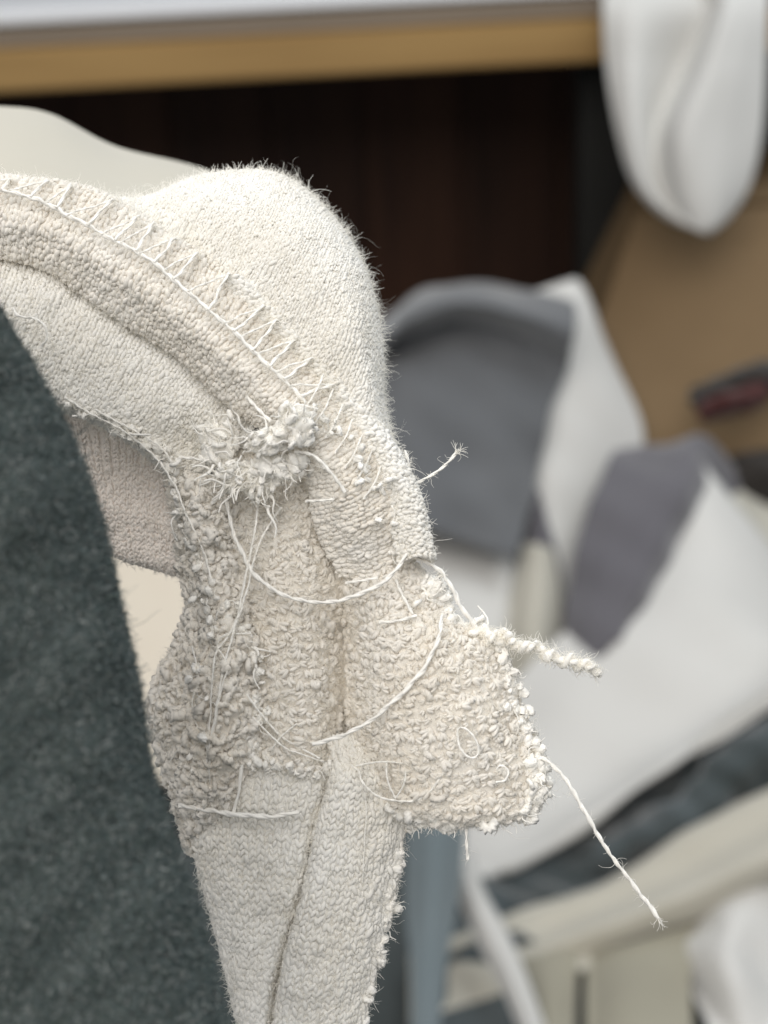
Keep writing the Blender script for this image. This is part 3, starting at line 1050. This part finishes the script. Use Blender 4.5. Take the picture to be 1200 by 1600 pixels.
edge_lint('frayed_edge', [(105, 628, 40), (150, 645, 36), (195, 668, 26), (235, 695, 15), (262, 715, 8), (280, 740, 5), (285, 790, 5), (300, 830, 10), (318, 880, 14)], 95, 14, o_front, 7)
edge_lint('frayed_edge', [(640, 900, -5), (684, 925, -5), (700, 965, -5), (772, 1015, -5), (800, 1088, -5), (824, 1150, -5), (838, 1215, -5), (826, 1262, -10)], 230, 19, o_flap, 8, out=(1, 0))
edge_lint('frayed_edge', [(822, 1190, 0), (838, 1222, -2), (832, 1246, -8), (818, 1260, -8), (790, 1268, -4)], 130, 21, o_flap, 8, out=(.8, .4))
edge_lint('frayed_edge', [(625, 1262, 10), (665, 1280, 0), (700, 1282, 5), (760, 1275, 5), (808, 1264, -5)], 110, 20, o_flap, 7, out=(0, 1))
edge_lint('frayed_edge', [(385, 1150, 10), (395, 1185, 14), (430, 1195, 14), (490, 1200, 8), (530, 1200, -15)], 70, 15, o_cen, 8)
edge_lint('frayed_edge', [(624, 1275, -38), (616, 1340, -38), (603, 1410, -38), (592, 1460, -38), (582, 1510, -38), (560, 1600, -38)], 170, 17, o_leg, 6, out=(1, 0))
edge_lint('frayed_edge', [(598, 1400, -30), (606, 1408, -30), (602, 1420, -30)], 26, 15, o_leg, 5, out=(1, 0))
edge_lint('frayed_edge', [(480, 640, 80), (540, 700, 70), (585, 760, 55), (620, 810, 30), (640, 860, 5)], 60, 13, o_roll, 14)
edge_lint('frayed_edge', [(360, 950, 40), (390, 1000, 30), (400, 1080, 25), (395, 1150, 20)], 50, 13, o_side, 7)
edge_lint('frayed_edge', [(300, 900, 20), (335, 960, 36), (320, 1060, 40), (330, 1130, 45), (320, 1200, 30)], 40, 13, o_side, 14)


def tuft(name, center, rad, n_loops, n_hair, length, parent, dirs=None, size=15):
    """a fluffy knot of teased yarn ends"""
    c = np.array(center, float)
    rad = np.array(rad, float)
    n = max(40, int(n_hair * .05))
    base = (Rv * dirs[0] - Uv * dirs[1]) * 1.3 if dirs is not None else np.zeros(3)

    def aim(m, sp):
        return rng.normal(0, sp, (m, 3)) - Fv * .3 + base
    nl = 16 + int(rad[0] * rad[1] / 12)
    ql = rng.normal(0, 1, (nl, 3)) * rad * .62
    core = cotton(gz(c + np.array([0, 0, -10]) + rng.normal(0, 1, (8, 3)) * rad * .45), aim(8, .5), rng.uniform(11, 16, 8), 1.3)
    lumps = join([core, cotton(gz(c + ql), aim(nl, .45), rng.uniform(3.2, 6.5, nl), 2.1)])
    w = gz(c + rng.normal(0, 1, (n, 3)) * rad * .6)
    hd = aim(n, .4)
    m = n_loops
    lw = gz(c + rng.normal(0, 1, (m, 3)) * rad * .75)
    ld = aim(m, .8)
    ld /= np.linalg.norm(ld, axis=1, keepdims=True)
    o = geo(name, join([lumps, wisps(w, hd, length * .75 * np.exp(rng.normal(0, .3, n)), .8), loops_at(lw, ld, 11, 1.0, .5)]), THREAD, parent)
    nh = n_hair // 3
    hairs('lint', gz(c + rng.normal(0, 1, (nh, 3)) * rad * .7), aim(nh, .6), .7 * length * np.exp(rng.normal(0, .35, nh)), .2, LINT, parent, curl=.8, seg=7)
    return o


tuft('yarn_tuft', (460, 668, 105), (20, 18, 16), 26, 1500, 26, G, (.1, -.4))
tuft('yarn_tuft', (420, 690, 95), (26, 14, 16), 18, 900, 30, G, (-.5, .2))
tuft('yarn_tuft', (375, 742, 60), (24, 14, 14), 14, 1300, 34, G, (-.7, .5))
tuft('yarn_tuft', (408, 752, 60), (18, 20, 14), 12, 1100, 32, G, (0, .8))
tuft('yarn_tuft', (440, 730, 70), (26, 16, 14), 16, 700, 26, G, (.5, .5))
tuft('yarn_tuft', (345, 690, 40), (20, 26, 12), 10, 800, 34, G, (-.4, -.6))
tuft('yarn_tuft', (675, 920, 10), (12, 12, 10), 8, 300, 20, G, (.7, -.5))


# ------------------------------------------------------------------ threads
def thread(name, pts, r=4.0, mat=THREAD, parent=G, ply=2, twist=5.0, wob=0.0, n=None, frayed=0):
    """a plied thread along garment-space points"""
    c = np.array(pts, float)
    r, twist = r * .84, twist * 1.4
    seglen = np.linalg.norm(np.diff(c, axis=0), axis=1).sum()
    n = n or max(12, int(seglen / 4))
    g = cr(c, np.linspace(0, 1, n), 0)
    wob = wob or .5 * r
    if wob:
        g = g + wob * np.stack([vnoise(g, .05, 5), vnoise(g, .05, 9), vnoise(g, .05, 11)], -1)
    P = gz(g)
    _, _, N, B = tube(P, PX, 3)
    s = np.concatenate([[0], np.cumsum(np.linalg.norm(np.diff(P, axis=0), axis=1))])
    parts = []
    for k in range(ply):
        ph = s / (r * twist * PX) * 2 * math.pi / 2 + 2 * math.pi * k / ply
        Q = P + (np.cos(ph)[:, None] * N + np.sin(ph)[:, None] * B) * (r * .36 * PX)
        v, f, _, _ = tube(Q, r * .66 * PX * (1 + .12 * np.sin(s / PX / 7 + k) + .15 * np.sin(s / PX / 31 + r)), 6)
        parts.append((v, f))
    o = geo(name, join(parts), mat, parent, None)
    m = int(seglen * .5)
    k = rng.integers(0, n, m)
    hairs('lint', P[k], rng.normal(0, 1, (m, 3)), 10 * np.exp(rng.normal(0, .5, m)), .35, LINT, o, curl=.6)
    if frayed:
        hairs('lint', np.repeat(P[-1:], frayed, 0), np.repeat((P[-1:] - P[-3:-2]) / PX / 4, frayed, 0) * .35 + rng.normal(0, .5, (frayed, 3)), 22, .5, LINT, o, curl=.5)
    return o


# long loose threads
thread('thread', [(352, 772, 30), (358, 805, 42), (372, 850, 48), (400, 900, 52), (455, 934, 52), (520, 940, 48), (580, 920, 55), (620, 890, 55), (637, 858, 40)], 4.2)
thread('thread', [(690, 962, 40), (684, 1000, 62), (655, 1055, 68), (610, 1100, 66), (560, 1138, 58), (490, 1164, 45)], 4.6)
thread('thread', [(280, 1258, -10), (320, 1266, 12), (370, 1272, 28), (420, 1276, 34), (466, 1268, 34)], 5.0)
thread('thread', [(826, 1184, 0), (850, 1186, 12), (880, 1214, 20), (910, 1262, 22), (945, 1322, 20), (985, 1376, 16), (1029, 1434, 10)], 4.3, frayed=14)
thread('thread', [(642, 868, 10), (672, 880, 18), (702, 910, 18), (722, 950, 14), (752, 992, 5)], 4.4)
thread('thread', [(636, 757, 0), (660, 750, 8), (690, 732, 10), (713, 708, 8)], 3.6, frayed=16)
thread('thread', [(632, 705, -5), (637, 720, 10), (640, 745, 6)], 3.2, frayed=10)
thread('thread', [(610, 718, 5), (622, 713, 14), (634, 716, 6)], 3.0)
thread('thread', [(405, 772, 40), (398, 830, 50), (386, 890, 52), (372, 960, 56), (348, 1050, 66), (336, 1120, 62), (322, 1195, 45)], 2.4)
thread('thread', [(440, 792, 30), (415, 830, 44), (398, 870, 52), (384, 930, 54), (362, 985, 58), (338, 1020, 62), (332, 1060, 66), (326, 1160, 48)], 2.2)
thread('thread', [(392, 990, 40), (352, 992, 60), (340, 1010, 60), (356, 1040, 66), (345, 1080, 66), (328, 1190, 46), (330, 1240, 20)], 1.8)
thread('thread', [(300, 1010, 40), (310, 1060, 46), (300, 1110, 40), (326, 1180, 46), (318, 1240, 22)], 1.6)
thread('thread', [(385, 1085, 40), (420, 1130, 34), (450, 1158, 30), (500, 1185, 25)], 2.2)
thread('thread', [(395, 1120, 36), (440, 1165, 34), (470, 1178, 30), (506, 1190, 20)], 2.0)
thread('thread', [(465, 1130, 32), (440, 1150, 34), (425, 1170, 32)], 1.6)
thread('thread', [(376, 1195, 28), (374, 1230, 24), (366, 1268, 20)], 4.0, twist=14)
thread('thread', [(386, 620, 62), (400, 636, 84), (424, 658, 96)], 3.6)
thread('thread', [(280, 714, 20), (310, 718, 36), (345, 724, 48)], 3.4)
thread('thread', [(330, 786, 30), (346, 774, 38), (362, 766, 40)], 3.2)
thread('thread', [(592, 972, 42), (622, 970, 50), (652, 962, 50)], 3.4)
thread('thread', [(618, 905, 30), (632, 935, 42), (645, 960, 46)], 3.0)
thread('thread', [(460, 705, 90), (490, 712, 96), (516, 738, 92), (540, 770, 84)], 3.4)
thread('thread', [(478, 783, 66), (500, 782, 84), (522, 780, 84)], 2.8)
thread('thread', [(540, 910, 30), (562, 908, 42), (590, 902, 44)], 2.8)
thread('thread', [(730, 1282, 0), (729, 1310, 12), (731, 1344, 8)], 3.6)
thread('thread', [(715, 1148, 70), (718, 1168, 74), (733, 1184, 74), (746, 1180, 72), (744, 1158, 74), (730, 1140, 74), (717, 1138, 72), (714, 1150, 72)], 2.2)
thread('thread', [(775, 1222, 50), (790, 1218, 54), (794, 1204, 54), (782, 1196, 54), (776, 1202, 52)], 2.2)
thread('thread', [(540, 1190, 10), (560, 1204, 30), (566, 1222, 44), (590, 1244, 44), (628, 1252, 44), (660, 1246, 48), (685, 1220, 56), (705, 1184, 62)], 2.4)
thread('thread', [(556, 1196, 24), (600, 1190, 46), (650, 1196, 52), (684, 1206, 56)], 1.8)
thread('thread', [(604, 1192, 46), (606, 1220, 48), (618, 1248, 46)], 1.8)
thread('thread', [(634, 1205, 52), (632, 1222, 54), (620, 1246, 50)], 1.8)
thread('thread', [(562, 1210, 20), (572, 1260, 22), (570, 1310, 20), (566, 1380, 18)], 1.4)
thread('thread', [(20, 482, 70), (30, 494, 80), (52, 497, 84), (70, 510, 86), (73, 530, 84), (62, 543, 80)], 2.8)
thread('thread', [(100, 622, 48), (150, 650, 46), (205, 682, 36), (250, 722, 24), (274, 760, 22), (292, 806, 28), (318, 862, 30), (330, 905, 34)], 2.2, wob=2)
thread('thread', [(150, 640, 48), (200, 668, 38), (252, 700, 28), (276, 735, 26)], 2.0, wob=2)
thread('thread', [(265, 1190, -20), (290, 1160, 20), (310, 1175, 30), (330, 1205, 30)], 1.5)
for k in range(7):
    y = 1300 + k * 42
    thread('thread', [(600 - k * 7, y, -18), (560 - k * 7, y + 26, 14), (520 - k * 8, y + 56, 20), (492 - k * 8, y + 84, 8)], 1.1)
# crimped yarn
c = np.array([(735, 982, 4), (770, 992, 8), (800, 1000, 10), (835, 1014, 10), (870, 1028, 8), (905, 1038, 4), (934, 1048, 0)], float)
t = np.linspace(0, 1, 120)
g = cr(c, t, 0)
g[:, 1] += 5.5 * np.sin(t * 38 + 2 * np.sin(t * 9))
g[:, 2] += 6 * np.cos(t * 41)
g[:, 0] += 3 * np.sin(t * 27)
parts = []
for k in range(2):
    q = g.copy()
    q[:, 1] += 5.5 * np.cos(t * 62 + k * math.pi)
    q[:, 2] += 5.5 * np.sin(t * 62 + k * math.pi)
    parts.append(tube(gz(q), PX * (4.6 + 1.4 * np.sin(t * 76 + k * 2) * np.sin(t * 31 + k)), 7)[:2])
yo = geo('crimped_yarn', join(parts), THREAD, G, None)
w = gz(g)
k = rng.integers(0, 120, 1500)
hairs('lint', w[k] + rng.normal(0, 5 * PX, (1500, 3)), rng.normal(0, 1, (1500, 3)), 12 * np.exp(rng.normal(0, .4, 1500)), .5, LINT, yo, curl=.7)

# overlock stitching: needle line and looper threads over the edge
needle = [(-40, 292, 62), (30, 302, 66), (75, 320, 70), (115, 340, 72), (160, 366, 74), (200, 385, 76), (240, 410, 80), (275, 440, 82), (325, 484, 84), (362, 515, 86), (395, 548, 86), (430, 580, 86), (455, 604, 84), (478, 628, 82)]
thread('needle_thread', [(x, y, z + 6) for x, y, z in needle], 4.0, twist=7, wob=3)
nd = np.array(needle, float)
ed = np.array([(-40, 281, 45), (40, 284, 46), (95, 290, 46), (145, 305, 47), (190, 326, 48), (228, 350, 48), (260, 370, 50), (308, 402, 50), (352, 431, 52), (395, 470, 52), (430, 508, 53), (462, 543, 52), (494, 577, 50), (545, 640, 48)], float)
for k in range(14):
    t = (k + .5 + .2 * math.sin(k * 5.1)) / 14
    a, e, b = cr(nd, [t + .010], 0)[0], cr(ed, [t + .012 + .012 * math.sin(k * 2.3)], 0)[0], cr(nd, [max(0, t - .034 + .008 * math.sin(k * 3.7))], 0)[0]
    up = np.array([0, 0, 9])
    m1 = a * .5 + e * .5 + np.array([3, -2, 7])
    m2 = b * .5 + e * .5 + np.array([3, -2, 7])
    thread('overlock_stitch', [a + up, m1, e + np.array([4, -3, 6]), e + np.array([6, -2, -8])], 3.3, twist=7, wob=2)
    thread('overlock_stitch', [e + np.array([6, -2, -6]), e + np.array([4, -3, 6]), m2, b + up], 2.2, twist=7, wob=2)
# fainter stitches further down the seam
for k in range(7):
    x, y = 500 + k * 15, 590 + k * 24
    thread('overlock_stitch', [(x - 22, y + 46, 84 - k * 3), (x - 6, y + 22, 80 - k * 3), (x + 6, y - 6, 66 - k * 3)], 2.0, twist=7)

# ------------------------------------------------------------------ dark wool in the foreground
edge = [(-40, 380), (0, 470), (60, 572), (128, 700), (172, 830), (198, 950), (228, 1080), (262, 1205), (302, 1330), (342, 1455), (380, 1600), (410, 1720)]
rows = []
for x, y in edge:
    x -= 14 + 16 * (y > 1150)
    rows.append([(x - 60, y + 8, 190), (x - 14, y + 3, 300), (x, y, 420), (x - 22, y - 2, 500), (x - 90, y, 560), (x - 200, y, 590), (x - 360, y, 605), (x - 520, y, 600)])
WG = thing('wool_garment', 'dark charcoal wool cloth in the left foreground, out of focus along its edge', 'wool cloth', gz((0, 1720, 700)))
S_w = Surf(rows, gz, 140, 200, 16, .009)
o_w = add('wool_panel', mesh_np('wool_panel', S_w.P.reshape(-1, 3), S_w.faces(), WOOL), WG)
fuzz(S_w, 140000, 7, .75, WOOLF, o_w, curl=.8, up=.12, name='wool_fuzz', lift=1)
fuzz(S_w, 2500, 18, .4, WOOLF, o_w, curl=.7, up=.6, name='wool_fuzz', lift=1)
